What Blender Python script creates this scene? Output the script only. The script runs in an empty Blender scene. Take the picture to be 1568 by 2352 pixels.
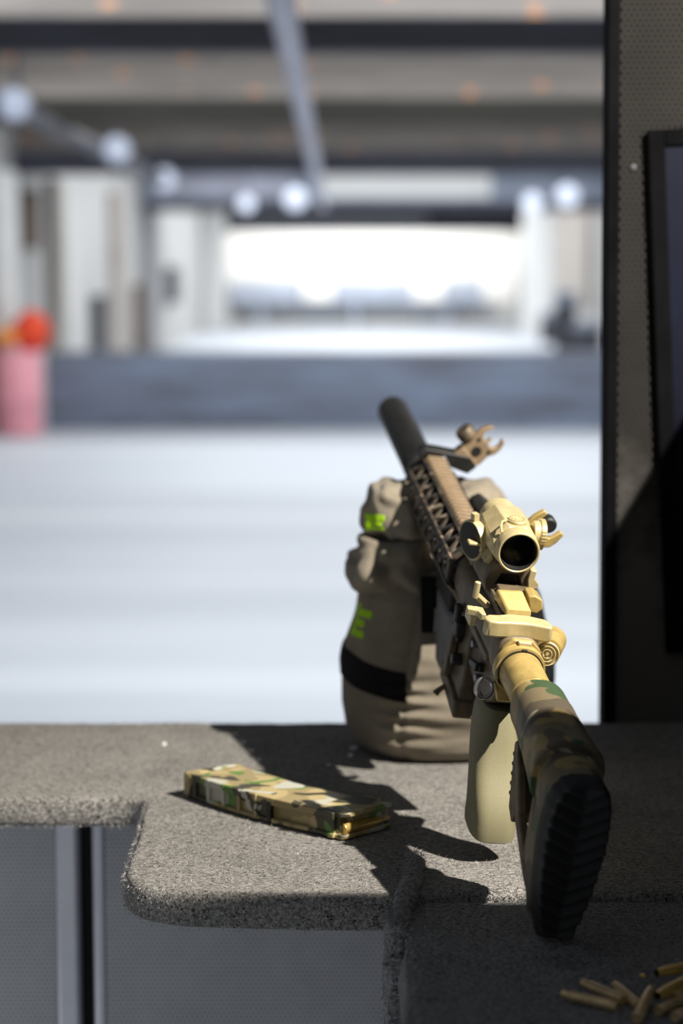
import bpy, math, random
import numpy as np
from mathutils import Vector, Matrix, noise
random.seed(7); rng = np.random.default_rng(7)
PI = math.pi
scene = bpy.context.scene
COL = scene.collection

# ---------------------------------------------------------------- camera, world, lights
TZ = 0.95                      # height of the counter top above the floor
CAMZ = TZ + 0.491
FPX = 4800.0
PITCH = math.atan(576 / FPX)
cam_d = bpy.data.cameras.new('camera'); cam = bpy.data.objects.new('camera', cam_d); COL.objects.link(cam)
cam.location = (0, 0, CAMZ); cam.rotation_euler = (PI / 2 - PITCH, 0, 0)
cam_d.sensor_fit = 'VERTICAL'; cam_d.sensor_height = 36; cam_d.sensor_width = 24
cam_d.lens = FPX / 2352 * 36
cam_d.dof.use_dof = True; cam_d.dof.focus_distance = 1.67; cam_d.dof.aperture_fstop = 3.7
cam_d.clip_start = 0.05; cam_d.clip_end = 200
scene.camera = cam

w = bpy.data.worlds.new('world'); scene.world = w; w.use_nodes = True
w.node_tree.nodes['Background'].inputs[0].default_value = (0.86, 0.92, 1.0, 1)
w.node_tree.nodes['Background'].inputs[1].default_value = 0.165

def lamp(name, typ, loc, target, energy, color=(1, 1, 1), **kw):
    d = bpy.data.lights.new(name, typ); o = bpy.data.objects.new(name, d); COL.objects.link(o)
    o.location = loc
    o.rotation_euler = (Vector(target) - Vector(loc)).to_track_quat('-Z', 'Y').to_euler()
    d.energy = energy; d.color = color
    for k, v in kw.items(): setattr(d, k, v)
    return o
KT = Vector((-0.05, 1.80, TZ + 0.0))
lamp('booth_spotlight', 'SPOT', (1.05, 1.03, TZ + 1.50), KT, 405, (1.0, 0.93, 0.82), spot_size=math.radians(75), spot_blend=0.3, shadow_soft_size=0.013)
lamp('low_fill_light', 'AREA', (-1.0, 1.15, TZ - .62), (-.38, 2.14, TZ - .30), 3.0, (0.92, 0.96, 1.0), shape='RECTANGLE', size=.5, size_y=.3)  # added fill without a fixture, brightens the panels under the counter
HALL = (0.94, 0.97, 1.0)
for name, y, sy, e in (('hall_light_front', 7.0, 3.5, 100), ('hall_light_middle', 10.2, 2.6, 118), ('hall_light_berm', 15.2, 4.5, 245),
                       ('hall_light_rear', 25.0, 9.0, 520), ('hall_light_far', 38.0, 10.0, 680)):
    lamp(name, 'AREA', (0.6, y, 3.0), (0.6, y, 0), e, HALL, spread=math.radians(110 if y < 8 else 178), shape='RECTANGLE', size=6.0, size_y=sy)
lamp('hall_light_end', 'AREA', (0.6, 47.35, 2.65), (0.6, 50, 1.0), 420, (1, .985, .95), shape='RECTANGLE', size=6.0, size_y=1.5)
scene.view_settings.view_transform = 'Standard'; scene.view_settings.look = 'None'
scene.view_settings.gamma = 1; scene.view_settings.exposure = 0.0; scene.view_settings.use_curve_mapping = False

# ---------------------------------------------------------------- measuring helpers
_c, _s = math.cos(PITCH), math.sin(PITCH)
def _ray(px, py):
    r = (px - 784) / FPX; u = -(py - 1176) / FPX
    return Vector((r, _c + u * _s, -_s + u * _c))
def on_z(px, py, z=TZ):
    d = _ray(px, py); t = (z - CAMZ) / d.z; return Vector((0, 0, CAMZ)) + d * t
def on_y(px, py, y):
    d = _ray(px, py); t = y / d.y; return Vector((0, 0, CAMZ)) + d * t

# ---------------------------------------------------------------- object helpers
def tag(o, label=None, cat=None, group=None, kind=None):
    if label: o['label'] = label
    if cat: o['category'] = cat
    if group: o['group'] = group
    if kind: o['kind'] = kind
    return o
def empty(name, loc=(0, 0, 0), mat=None, **kw):
    o = bpy.data.objects.new(name, None); COL.objects.link(o); o.empty_display_size = .05
    if mat is not None: o.matrix_world = mat
    else: o.location = loc
    return tag(o, **kw)
class MB:
    def __init__(s): s.v = []; s.f = []
    def add(s, vs, fs):
        b = len(s.v); s.v += [tuple(p) for p in vs]; s.f += [tuple(i + b for i in f) for f in fs]; return s
    def box(s, x0, x1, y0, y1, z0, z1, M=None):
        vs = [Vector((x, y, z)) for z in (z0, z1) for y in (y0, y1) for x in (x0, x1)]
        if M is not None: vs = [M @ p for p in vs]
        return s.add(vs, [(0, 2, 3, 1), (4, 5, 7, 6), (0, 1, 5, 4), (2, 6, 7, 3), (0, 4, 6, 2), (1, 3, 7, 5)])
    def prism(s, pts, axis, lo, hi, M=None):
        # pts: outline in the two remaining axes (in x,y,z order)
        n = len(pts)
        def P(p, t):
            q = {'x': (t, p[0], p[1]), 'y': (p[0], t, p[1]), 'z': (p[0], p[1], t)}[axis]
            q = Vector(q); return M @ q if M is not None else q
        vs = [P(p, lo) for p in pts] + [P(p, hi) for p in pts]
        area = sum(pts[i][0] * pts[(i + 1) % n][1] - pts[(i + 1) % n][0] * pts[i][1] for i in range(n))
        flip = (area < 0) != (axis == 'y')
        fs = [tuple(range(n))[::-1], tuple(range(n, 2 * n))] + [(i, (i + 1) % n, (i + 1) % n + n, i + n) for i in range(n)]
        if flip: fs = [f[::-1] for f in fs]
        return s.add(vs, fs)
    def loft(s, secs, cap=True, closed=False):
        b = len(s.v); n = len(secs[0])
        for sec in secs: s.v += [tuple(p) for p in sec]
        m = len(secs)
        for k in range(m if closed else m - 1):
            k2 = (k + 1) % m
            for i in range(n):
                j = (i + 1) % n
                s.f.append((b + k * n + i, b + k * n + j, b + k2 * n + j, b + k2 * n + i))
        if cap and not closed:
            s.f.append(tuple(b + i for i in range(n))[::-1]); s.f.append(tuple(b + (m - 1) * n + i for i in range(n)))
        return s
    def lathe(s, prof, c=(0, 0, 0), axis='y', seg=32, M=None, cap=True):
        secs = []
        for t, r in prof:
            ring = []
            for i in range(seg):
                a = 2 * PI * i / seg; u, v = r * math.cos(a), r * math.sin(a)
                q = {'y': (v, t, u), 'x': (t, u, v), 'z': (u, v, t)}[axis]
                q = Vector(q) + Vector(c); ring.append(M @ q if M is not None else q)
            secs.append(ring)
        return s.loft(secs, cap)
    def tube(s, path, r, seg=10, closed=False):
        path = [Vector(p) for p in path]; n = len(path); secs = []; up = Vector((0, 0, 1)); prev = None
        for i in range(n):
            if closed: t = path[(i + 1) % n] - path[i - 1]
            else: t = path[min(i + 1, n - 1)] - path[max(i - 1, 0)]
            t.normalize()
            if prev is None:
                a = t.cross(up)
                if a.length < .1: a = t.cross(Vector((1, 0, 0)))
            else: a = prev - t * prev.dot(t)
            a.normalize(); prev = a; b = t.cross(a)
            rr = r[i] if isinstance(r, (list, tuple)) else r
            secs.append([path[i] + a * math.cos(2 * PI * k / seg) * rr + b * math.sin(2 * PI * k / seg) * rr for k in range(seg)])
        return s.loft(secs, True, closed)
    def build(s, name, mat, parent=None, bevel=0, angle=35, seg=2, smooth=True, **kw):
        me = bpy.data.meshes.new(name); me.from_pydata(s.v, [], s.f); me.update()
        if mat: me.materials.append(mat)
        if smooth: me.shade_smooth(); me.set_sharp_from_angle(angle=math.radians(angle))
        o = bpy.data.objects.new(name, me); COL.objects.link(o)
        if parent is not None: o.parent = parent
        if bevel:
            b = o.modifiers.new('bevel', 'BEVEL'); b.width = bevel; b.segments = seg; b.limit_method = 'ANGLE'; b.angle_limit = math.radians(40)
            b.harden_normals = False
        return tag(o, **kw)
def recalc(o):
    import bmesh
    bm = bmesh.new(); bm.from_mesh(o.data); bmesh.ops.recalc_face_normals(bm, faces=bm.faces); bm.to_mesh(o.data); bm.free(); return o

# ---------------------------------------------------------------- material helpers
def nodes(name):
    m = bpy.data.materials.new(name); m.use_nodes = True; nt = m.node_tree
    return m, nt, nt.nodes['Principled BSDF']
def N(nt, typ, **kw):
    n = nt.nodes.new(typ)
    for k, v in kw.items():
        if k.startswith('i_'): n.inputs[k[2:].replace('_', ' ')].default_value = v
        else: setattr(n, k, v)
    return n
def ramp(nt, fac, stops, interp='LINEAR'):
    r = N(nt, 'ShaderNodeValToRGB'); nt.links.new(fac, r.inputs[0]); cr = r.color_ramp; cr.interpolation = interp
    while len(cr.elements) < len(stops): cr.elements.new(0.5)
    for e, (p, c) in zip(cr.elements, stops):
        e.position = p; e.color = (*c, 1) if len(c) == 3 else c
    return r.outputs[0]
def coords(nt, scale=(1, 1, 1), rot=(0, 0, 0), loc=(0, 0, 0), kind='Object'):
    t = N(nt, 'ShaderNodeTexCoord'); mp = N(nt, 'ShaderNodeMapping')
    mp.inputs['Scale'].default_value = scale; mp.inputs['Rotation'].default_value = rot; mp.inputs['Location'].default_value = loc
    nt.links.new(t.outputs[kind], mp.inputs[0]); return mp.outputs[0]
def noise_t(nt, vec, scale, detail=4, rough=.55, dist=0):
    n = N(nt, 'ShaderNodeTexNoise'); n.inputs['Scale'].default_value = scale; n.inputs['Detail'].default_value = detail
    n.inputs['Roughness'].default_value = rough; n.inputs['Distortion'].default_value = dist
    nt.links.new(vec, n.inputs['Vector']); return n.outputs['Fac']
def mixc(nt, fac, a, b, mode='MIX'):
    m = N(nt, 'ShaderNodeMix', data_type='RGBA', blend_type=mode)
    for s, v in ((m.inputs[0], fac), (m.inputs[6], a), (m.inputs[7], b)):
        if hasattr(v, 'is_output'): nt.links.new(v, s)
        else: s.default_value = v if isinstance(v, (int, float)) else (*v, 1) if len(v) == 3 else v
    return m.outputs[2]
def math_n(nt, op, a, b=0.0, c=None):
    m = N(nt, 'ShaderNodeMath', operation=op)
    for s, v in zip(m.inputs, (a, b, c)):
        if v is None: continue
        if hasattr(v, 'is_output'): nt.links.new(v, s)
        else: s.default_value = v
    return m.outputs[0]
def bump(nt, bs, h, strength=.5, dist=.001):
    b = N(nt, 'ShaderNodeBump'); b.inputs['Strength'].default_value = strength; b.inputs['Distance'].default_value = dist
    nt.links.new(h, b.inputs['Height']); nt.links.new(b.outputs[0], bs.inputs['Normal'])
def plain(name, col, rough=.6, metal=0, var=.12, scale=60, bmp=.0, spec=None, emis=None):
    m, nt, bs = nodes(name); v = coords(nt); n = noise_t(nt, v, scale)
    lo = tuple(c * (1 - var * 1.6) for c in col); hi = tuple(min(1, c * (1 + var)) for c in col)
    nt.links.new(ramp(nt, n, [(.3, lo), (.7, hi)]), bs.inputs['Base Color'])
    bs.inputs['Roughness'].default_value = rough; bs.inputs['Metallic'].default_value = metal
    if spec is not None: bs.inputs['Specular IOR Level'].default_value = spec
    if bmp: bump(nt, bs, n, bmp, .0008)
    if emis: bs.inputs['Emission Color'].default_value = (*emis[0], 1); bs.inputs['Emission Strength'].default_value = emis[1]
    return m
def camo(name, cols, scale=26, rough=.55, seed=0.0, stretch=(1, 1, 1), shift=0.0):
    # cols: base, second, green, dark, pale
    m, nt, bs = nodes(name); v = coords(nt, stretch, loc=(seed, seed * 1.7, -seed))
    v2 = coords(nt, stretch, loc=(seed + 3.3, 1.2, 7.7 + seed)); v3 = coords(nt, stretch, loc=(9.1, seed + 4.4, 2.2)); v4 = coords(nt, stretch, loc=(seed, 12.5, 5.2))
    f = lambda vv, sc, t: ramp(nt, noise_t(nt, vv, sc, 1.5, .45, .6), [(t - .008 + shift, (0, 0, 0)), (t + .008 + shift, (1, 1, 1))])
    c = mixc(nt, f(v, scale, .50), cols[0], cols[1])
    c = mixc(nt, f(v2, scale * 1.1, .585), c, cols[2])
    c = mixc(nt, f(v3, scale * 1.0, .56), c, cols[3])
    c = mixc(nt, f(v4, scale * 1.2, .63), c, cols[4])
    g = noise_t(nt, coords(nt), 900, 2); c = mixc(nt, .12, c, ramp(nt, g, [(.3, (0, 0, 0)), (.7, (1, 1, 1))]), 'OVERLAY')
    nt.links.new(c, bs.inputs['Base Color']); bs.inputs['Roughness'].default_value = rough
    bump(nt, bs, g, .15, .0004); return m
def carpet(name, lo, hi, fleck):
    m, nt, bs = nodes(name); v = coords(nt)
    a = noise_t(nt, v, 14, 5, .6); b = noise_t(nt, coords(nt, (1, 1.6, 1), (0, 0, .4)), 330, 5, .75); c = noise_t(nt, coords(nt, (1, 1.9, 1), (0, 0, -.5)), 230, 3, .6)
    base = ramp(nt, b, [(.36, lo), (.60, hi)])
    base = mixc(nt, ramp(nt, a, [(.35, (.25, .25, .25)), (.7, (0, 0, 0))]), base, tuple(x * .55 for x in lo))
    base = mixc(nt, ramp(nt, c, [(.60, (0, 0, 0)), (.67, (.92, .92, .92))]), base, fleck)
    nt.links.new(base, bs.inputs['Base Color']); bs.inputs['Roughness'].default_value = .95; bs.inputs['Specular IOR Level'].default_value = .15
    h = math_n(nt, 'ADD', math_n(nt, 'MULTIPLY', b, .6), math_n(nt, 'MULTIPLY', c, .7)); bump(nt, bs, h, 1.0, .009); return m
def perforated(name, col, hole, pitch=.0052, rad=.30, dust_and_light=None, rough=.45, metal=.3, spec=.5):
    m, nt, bs = nodes(name); v = coords(nt); sp = N(nt, 'ShaderNodeSeparateXYZ'); nt.links.new(v, sp.inputs[0])
    X = math_n(nt, 'DIVIDE', sp.outputs[0], pitch); Z = math_n(nt, 'DIVIDE', sp.outputs[2], pitch * .866)
    def dots(ox, oz):
        zc = math_n(nt, 'MULTIPLY', math_n(nt, 'ADD', Z, oz), .5)
        fx = math_n(nt, 'SUBTRACT', math_n(nt, 'FRACT', math_n(nt, 'ADD', X, ox)), .5)
        fz = math_n(nt, 'MULTIPLY', math_n(nt, 'SUBTRACT', math_n(nt, 'FRACT', zc), .5), 1.732)
        return math_n(nt, 'SQRT', math_n(nt, 'ADD', math_n(nt, 'MULTIPLY', fx, fx), math_n(nt, 'MULTIPLY', fz, fz)))
    d = math_n(nt, 'MINIMUM', dots(0, 0), dots(.5, 1.0))
    msk = ramp(nt, d, [(rad - .06, (1, 1, 1)), (rad + .06, (0, 0, 0))])
    n = noise_t(nt, v, 9, 5, .65); cc = ramp(nt, n, [(.3, tuple(x * .75 for x in col)), (.7, tuple(x * 1.15 for x in col))])
    if dust_and_light:  # dust over the holes low down, its pale tone painting in dim light
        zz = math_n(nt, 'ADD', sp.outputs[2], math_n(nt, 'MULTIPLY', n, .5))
        dm = ramp(nt, zz, [(.42, (1, 1, 1)), (.60, (0, 0, 0))]); msk = mixc(nt, dm, msk, mixc(nt, .25, (0, 0, 0), msk)); cc = mixc(nt, math_n(nt, 'MULTIPLY', dm, .8), cc, dust_and_light)
    c = mixc(nt, msk, cc, hole)
    nt.links.new(c, bs.inputs['Base Color']); bs.inputs['Roughness'].default_value = rough; bs.inputs['Metallic'].default_value = metal; bs.inputs['Specular IOR Level'].default_value = spec
    inv = math_n(nt, 'SUBTRACT', 1.0, msk); bump(nt, bs, inv, .6, .001); return m
def planks(name):
    m, nt, bs = nodes(name); v = coords(nt, (.5, 3, 9)); n = noise_t(nt, v, 2.5, 5, .6)
    c = ramp(nt, n, [(.3, (.20, .18, .165)), (.7, (.42, .38, .35))])
    vo = N(nt, 'ShaderNodeTexVoronoi'); vo.inputs['Scale'].default_value = 4.6; vo.inputs['Randomness'].default_value = .9
    nt.links.new(coords(nt, (1, 1, 1.3)), vo.inputs['Vector'])
    k = ramp(nt, vo.outputs['Distance'], [(.12, (1, 1, 1)), (.21, (0, 0, 0))])
    nt.links.new(mixc(nt, k, c, (.74, .37, .19)), bs.inputs['Base Color']); bs.inputs['Roughness'].default_value = .8; return m
def streaks(name, stops, sc=(.25, 1, 5), n_scale=2.0, rough=.7, detail=4):
    m, nt, bs = nodes(name); n = noise_t(nt, coords(nt, sc), n_scale, detail, .6)
    nt.links.new(ramp(nt, n, stops), bs.inputs['Base Color']); bs.inputs['Roughness'].default_value = rough; return m

M = {}
M['carpet'] = carpet('grey_carpet', (.15, .143, .137), (.72, .69, .65), (.045, .04, .04))
M['carpet_dark'] = carpet('dark_grey_carpet', (.13, .13, .137), (.70, .69, .70), (.04, .04, .045))
M['lint'] = plain('carpet_fibre', (.46, .44, .42), .95, var=.62, scale=420)
M['lint_dark'] = plain('carpet_dark_fibre', (.46, .45, .46), .95, var=.62, scale=420)
M['perf_dark'] = perforated('dark_perforated_metal', (.050, .047, .044), (.003, .003, .003), .0062, .40, dust_and_light=(.17, .16, .15), rough=.8, metal=0, spec=.06)
M['perf_light'] = perforated('pale_perforated_metal', (.28, .285, .30), (.75, .76, .80), .0052, .26, rough=.45, metal=.2)
M['strip'] = plain('painted_steel_strip', (.66, .67, .73), .4, .3, var=.08, scale=8)
M['black'] = plain('black_paint', (.012, .012, .014), .55, 0, .3)
M['trim'] = plain('dusty_black_trim', (.0035, .0035, .0045), .8, 0, .4, 12, spec=.06)
M['screen'] = plain('navy_screen', (.004, .006, .017), .5, 0, .4, 6, spec=.15)
M['floor'] = streaks('pale_concrete', [(.3, (.42, .45, .50)), (.55, (.56, .59, .635)), (.75, (.63, .655, .69))], (.12, 1.2, 1), 1.1, .55)
M['berm'] = streaks('blue_grey_rubber', [(.32, (.09, .085, .10)), (.47, (.15, .175, .23)), (.7, (.21, .26, .36))], (.35, 1, 3.2), 2.4, .85)
M['beam'] = streaks('blue_black_beam', [(.3, (.014, .014, .018)), (.7, (.045, .047, .07))], (.4, 1, 2), 2)
M['wood'] = planks('knotty_planks')
M['olive'] = streaks('olive_brown_beam', [(.3, (.022, .021, .016)), (.7, (.055, .05, .04))], (.4, 1, 2), 2)
M['ceil'] = plain('dark_ceiling', (.10, .10, .11), .8)
M['wall'] = streaks('mottled_plaster', [(.3, (.34, .34, .335)), (.7, (.52, .51, .49))], (1, .6, .25), 1.6, .85)
M['white'] = plain('white_board', (.80, .80, .78), .6, var=.04, scale=4)
M['tan_board'] = plain('tan_board', (.35, .315, .28), .8, var=.12, scale=3)
M['grey_board'] = plain('grey_board', (.32, .325, .335), .8, var=.15, scale=3)
M['dark_board'] = plain('dark_board', (.06, .06, .075), .8, var=.2, scale=3)
M['brown_board'] = plain('brown_board', (.16, .11, .08), .8, var=.2, scale=3)
M['bluegrey'] = plain('blue_grey_paint', (.28, .32, .40), .7, var=.15, scale=3)
M['conduit'] = plain('lilac_grey_conduit', (.42, .43, .52), .5, .1, var=.1, scale=3)
M['rail'] = plain('dark_grey_rail', (.10, .10, .12), .6, .2, var=.1, scale=3)
M['lamp'] = plain('lamp_housing', (.62, .66, .78), .35, var=.05)
M['lens'] = plain('lamp_lens', (.8, .85, .95), .3, var=.02, emis=((.62, .72, 1.0), .3))
M['pink'] = plain('pink_plastic', (.86, .36, .42), .6, var=.08, scale=6)
M['red'] = plain('orange_red_cloth', (.86, .075, .022), .7, var=.12, scale=6)
M['orange'] = plain('orange_cloth', (.95, .36, .05), .7, var=.1, scale=6)
M['tan'] = plain('tan_gold_anodised', (.48, .350, .125), .36, .25, var=.14, scale=90, bmp=.08)
M['tan_lite'] = plain('pale_tan_anodised', (.53, .44, .235), .38, .2, var=.08, scale=120, bmp=.06)
M['tan_dark'] = plain('worn_tan_coating', (.13, .098, .06), .5, .1, var=.35, scale=55, bmp=.15)
M['grip'] = plain('tan_polymer', (.235, .215, .125), .55, 0, var=.06, scale=900, bmp=.12)
M['metal'] = plain('dark_gunmetal', (.035, .033, .032), .42, .4, var=.25, scale=90, bmp=.1)
M['soot'] = plain('black_coating', (.014, .014, .014), .55, .1, var=.3, scale=60)
M['steel'] = plain('grey_steel', (.30, .30, .32), .35, .8, var=.1)
M['rubber'] = plain('black_rubber', (.010, .010, .011), .62, 0, var=.3, scale=50, bmp=.2)
M['glass'] = plain('dark_lens_glass', (.003, .003, .004), .22, 0, .2, spec=.12)
M['camo'] = camo('woodland_camo', ((.135, .107, .062), (.25, .180, .070), (.036, .066, .028), (.070, .057, .038), (.28, .265, .19)), 25, .5, .3)
M['camo_mag'] = camo('bright_camo', ((.42, .335, .16), (.30, .235, .11), (.09, .20, .03), (.05, .048, .028), (.45, .45, .38)), 30, .45, 1.2)
M['camo_hg'] = camo('brown_camo', ((.085, .066, .048), (.05, .038, .028), (.03, .03, .025), (.03, .026, .022), (.34, .26, .19)), 60, .5, 2.2)
def fabric(name, col):
    m, nt, bs = nodes(name); v = coords(nt); n = noise_t(nt, v, 22, 5, .6); g = noise_t(nt, v, 900, 2)
    nt.links.new(mixc(nt, .2, ramp(nt, n, [(.3, tuple(c * .82 for c in col)), (.7, tuple(c * 1.1 for c in col))]), ramp(nt, g, [(.3, (0, 0, 0)), (.7, (1, 1, 1))]), 'OVERLAY'), bs.inputs['Base Color'])
    bs.inputs['Roughness'].default_value = .9; bs.inputs['Sheen Weight'].default_value = .1; bs.inputs['Specular IOR Level'].default_value = .2
    bump(nt, bs, math_n(nt, 'ADD', n, math_n(nt, 'MULTIPLY', g, .12)), .35, .004); return m
M['canvas'] = fabric('taupe_canvas', (.225, .195, .150))
M['webbing'] = plain('black_webbing', (.010, .010, .011), .85, var=.3, scale=300, spec=.15)
M['green'] = plain('lime_print', (.36, .66, .0), .8, var=.12, scale=120)
M['brass'] = plain('brass', (.80, .55, .16), .28, .55, var=.12, scale=120)
M['brass_dull'] = plain('dull_brass', (.70, .52, .28), .30, .4, var=.2, scale=120)
M['mouth'] = plain('sooty_mouth', (.02, .015, .01), .7)
M['chip'] = plain('pale_chip', (.75, .62, .55), .8)
M['paper'] = plain('white_scrap', (.8, .8, .82), .6)

# ---------------------------------------------------------------- the range hall
MB().box(-6, 6, -.5, 52, -.1, 0).build('floor', M['floor'], kind='structure')
MB().box(-3.1, 4.35, 2.45, 52, 3.15, 3.3).build('ceiling', M['ceil'], kind='structure')
MB().box(-3.1, -2.9, 2.45, 52, 0, 3.15).build('wall_left', M['wall'], kind='structure')
MB().box(4.15, 4.35, 2.45, 52, 0, 3.15).build('wall_right', M['wall'], kind='structure')
MB().box(-3.1, 4.35, 50, 50.2, 0, 3.15).build('wall_back', M['white'], kind='structure')

def hz(py, y): return CAMZ + (600 - py) * y / FPX
# baffles under the ceiling: a knotty plank board above a dark beam
baf = [(7.9, 52, 130, -12, M['beam'], 'dark blue ceiling baffle nearest to the counter, thin plank strip above'),
       (11.9, 233, 292, 132, M['olive'], 'olive brown ceiling baffle with pale planks and orange knots above'),
       (18.6, 350, 404, 296, M['beam'], 'dark blue ceiling baffle just above the bright horizontal strip'),
       ]
for y, p_mid, p_bot, p_top, mt, lb in baf:
    root = empty('ceiling_baffle', (0.6, y, hz(p_bot, y)), label=lb, cat='baffle')
    z0, z1, z2 = 0, hz(p_mid, y) - hz(p_bot, y), hz(p_top, y) - hz(p_bot, y)
    MB().box(-3.48, 3.53, 0, .12, z0, z1).build('beam', mt, root, bevel=.01)
    MB().prism([(.02, z1), (.10, z1), (.42, z2 + .12), (.34, z2 + .12)], 'x', -3.48, 3.53).build('plank_board', M['wood'], root, label='pale planks with orange knots')
    for x in (-3.0, -1.0, 1.0, 3.0): MB().box(x - .02, x + .02, .35, .40, z2 + .08, 3.15 - hz(p_bot, y)).build('hanger', M['rail'], root)
y = 30.5
root = empty('ceiling_baffle', (0.6, y, hz(487, y)), label='far ceiling baffle with bright bluish white strip over black edge', cat='baffle')
MB().box(-3.48, 3.53, 0, .12, 0, .14).build('beam', M['beam'], root)
a = hz(440, y) - hz(487, y); b = hz(402, y) - hz(487, y)
MB().box(-3.48, 3.53, .02, .12, .14, b + .05).build('dark_board', M['bluegrey'], root)
MB().box(-.95, 1.55, -.03, .02, .20, b + .03).build('pale_panel', M['white'], root, label='bright white panel')
MB().box(-3.3, -1.3, -.03, .02, .20, b).build('grey_panel', M['conduit'], root, label='lilac grey panel')
y = 47.0
root = empty('ceiling_baffle', (0.6, y, hz(535, y)), label='grey ceiling baffle farthest off, above the white end wall', cat='baffle')
MB().box(-3.48, 3.53, 0, .15, 0, .75).build('board', plain('far_grey_board', (.16, .16, .185), .7), root)
MB().box(1.3, 3.5, -.05, 0, .05, .45).build('beam', M['beam'], root)

# barrier across the lanes
yb = on_z(500, 985, 0).y
mb = MB(); prof = [(0, 0), (0, .58), (.03, .63), (.10, .645), (.75, .645), (.8, .6), (.8, 0)]
mb.prism(prof, 'x', on_y(104, 900, yb).x, 4.1)
mb.build('rubber_barrier', M['berm'], bevel=.02, label='low blue grey rubber barrier across the range floor', cat='barrier').location = (0, yb, 0)
# pink barrel and the bundle on it
yq = 17.4
xl, xr = on_y(-14, 900, yq).x, on_y(96, 900, yq).x
root = empty('pink_barrel', ((xl + xr) / 2, yq, 0), label='pink barrel standing at the left end of the barrier', cat='barrel')
rr = (xr - xl) / 2
MB().lathe([(0, rr * .9), (.03, rr * .95), (.3, rr), (.32, rr * 1.03), (.34, rr), (.66, rr * .97), (.69, rr * .9), (.70, rr * .6)], axis='z').build('body', M['pink'], root)
MB().lathe([(.02, rr * .97), (.06, rr * 1.0), (.07, rr * .95)], axis='z').build('rim', M['pink'], root)
def blob(c, rad, seed, amp=.12, nu=32, nv=20):
    mb = MB(); secs = []
    for j in range(1, nv):
        th = PI * j / nv; ring = []
        for i in range(nu):
            ph = 2 * PI * i / nu; d = Vector((math.sin(th) * math.cos(ph), math.sin(th) * math.sin(ph), -math.cos(th)))
            k = 1 + amp * noise.noise(d * 1.8 + Vector((seed, seed, 0)))
            ring.append(Vector((d.x * rad[0], d.y * rad[1], d.z * rad[2])) * k + Vector(c))
        secs.append(ring)
    return mb.loft(secs)
c = on_y(72, 762, yq + .15); blob((0, 0, 0), (.155, .16, .185), 1.0).build('red_bundle', M['red'], label='orange red bundle lying on top of the pink barrel', cat='bundle').location = c
c = on_y(14, 775, yq + .05); blob((0, 0, 0), (.10, .10, .07), 4.0).build('orange_bundle', M['orange'], label='small orange cloth beside the red bundle on the barrel', cat='cloth').location = c

# upright boards along the left wall
for px, wd, h, mt, yoff, lb in ((20, .55, 2.2, 'white', 0, 'white upright board on the wall above the pink barrel'),
        (75, .35, 2.1, 'brown_board', 1.55, 'short brown board high on the left wall'),
        (130, .5, 2.25, 'tan_board', 0, 'tan upright board on the left wall after the short brown board'),
        (222, .30, 1.05, 'dark_board', 0, 'black narrow upright standing low against the left wall'),
        (270, .9, 2.3, 'tan_board', 0, 'wide tan board leaning on the left wall past the black upright'),
        (318, .45, 1.12, 'brown_board', 0, 'brown post low against the left wall beyond the wide tan board'),
        (350, 1.0, 2.3, 'grey_board', 0, 'grey upright board on the left wall after the brown post'),
        (394, 1.2, 1.35, 'dark_board', .75, 'small dark blue board hung on the left wall near the white column')):
    yy = 2.85 * FPX / (784 - px)
    MB().box(-2.9, -2.9 + (.12 if mt != 'dark_board' else .16), yy - wd / 2, yy + wd / 2, yoff, h).build('wall_board', M[mt], bevel=.01, label=lb, cat='board')
for x0, x1, yy, lb in ((-2.9, -2.45, 44.5, 'tall white column before the end wall, on the side of the pink barrel'), (3.6, 4.15, 41.5, 'tall white column before the end wall, beside the booth panel')):
    MB().box(x0, x1, yy, yy + .5, 0, 2.6).build('white_column', M['white'], bevel=.02, label=lb, cat='column')
MB().box(4.03, 4.15, 34.5, 39.5, .7, 2.4).build('wall_board', M['tan_board'], bevel=.01, label='pinkish tan board on the far right wall beside the white column', cat='board')
# bullet trap base, target boards
root = empty('bullet_trap', (.5, 49.2, 0), label='blue grey bullet trap strip along the foot of the end wall', cat='trap')
MB().prism([(0, .45), (.1, .98), (.75, .98), (.75, .3)], 'x', -3.1, 3.0).build('apron', M['bluegrey'], root, bevel=.02)
for x in (-2.4, -.2, 2.0): MB().box(x - .1, x + .1, .1, .7, 0, .5).build('foot', M['bluegrey'], root)
for px, py, lb in ((730, 640, 'white target board in front of the trap, left of the muzzle'), (983, 655, 'white target board in front of the trap, middle one'), (1142, 660, 'pale target board in front of the trap, beside the white column')):
    c = on_y(px, py, 48.4)
    root = empty('target_board', (c.x, 48.4, 0), label=lb, cat='target')
    MB().box(-.33, .33, 0, .03, .55, 1.35).build('board', M['white'], root)
    for x in (-.25, .25): MB().box(x - .02, x + .02, .03, .06, 0, 1.2).build('leg', M['bluegrey'], root)
    MB().box(-.3, .3, -.05, .12, 0, .05).build('base', M['bluegrey'], root)
# equipment by the right wall
for px, y, z0, z1, wd, lb in ((1300, 34, 0, .95, .34, 'dark tall equipment case by the right wall, behind the others'), (1266, 37, 0, .55, .36, 'low dark equipment case nearest to the white column'), (1352, 31, 0, .55, .42, 'dark equipment case closest to the booth panel edge')):
    c = on_y(px, 700, y)
    root = empty('equipment_case', (c.x, y, 0), label=lb, cat='case')
    MB().box(-wd / 2, wd / 2, 0, .3, z0, z1 * .78).build('body', M['dark_board'], root, bevel=.02)
    MB().box(-wd / 2 * 1.03, wd / 2 * 1.03, -.01, .31, z1 * .78, z1).build('lid', M['bluegrey'], root, bevel=.02)
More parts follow.
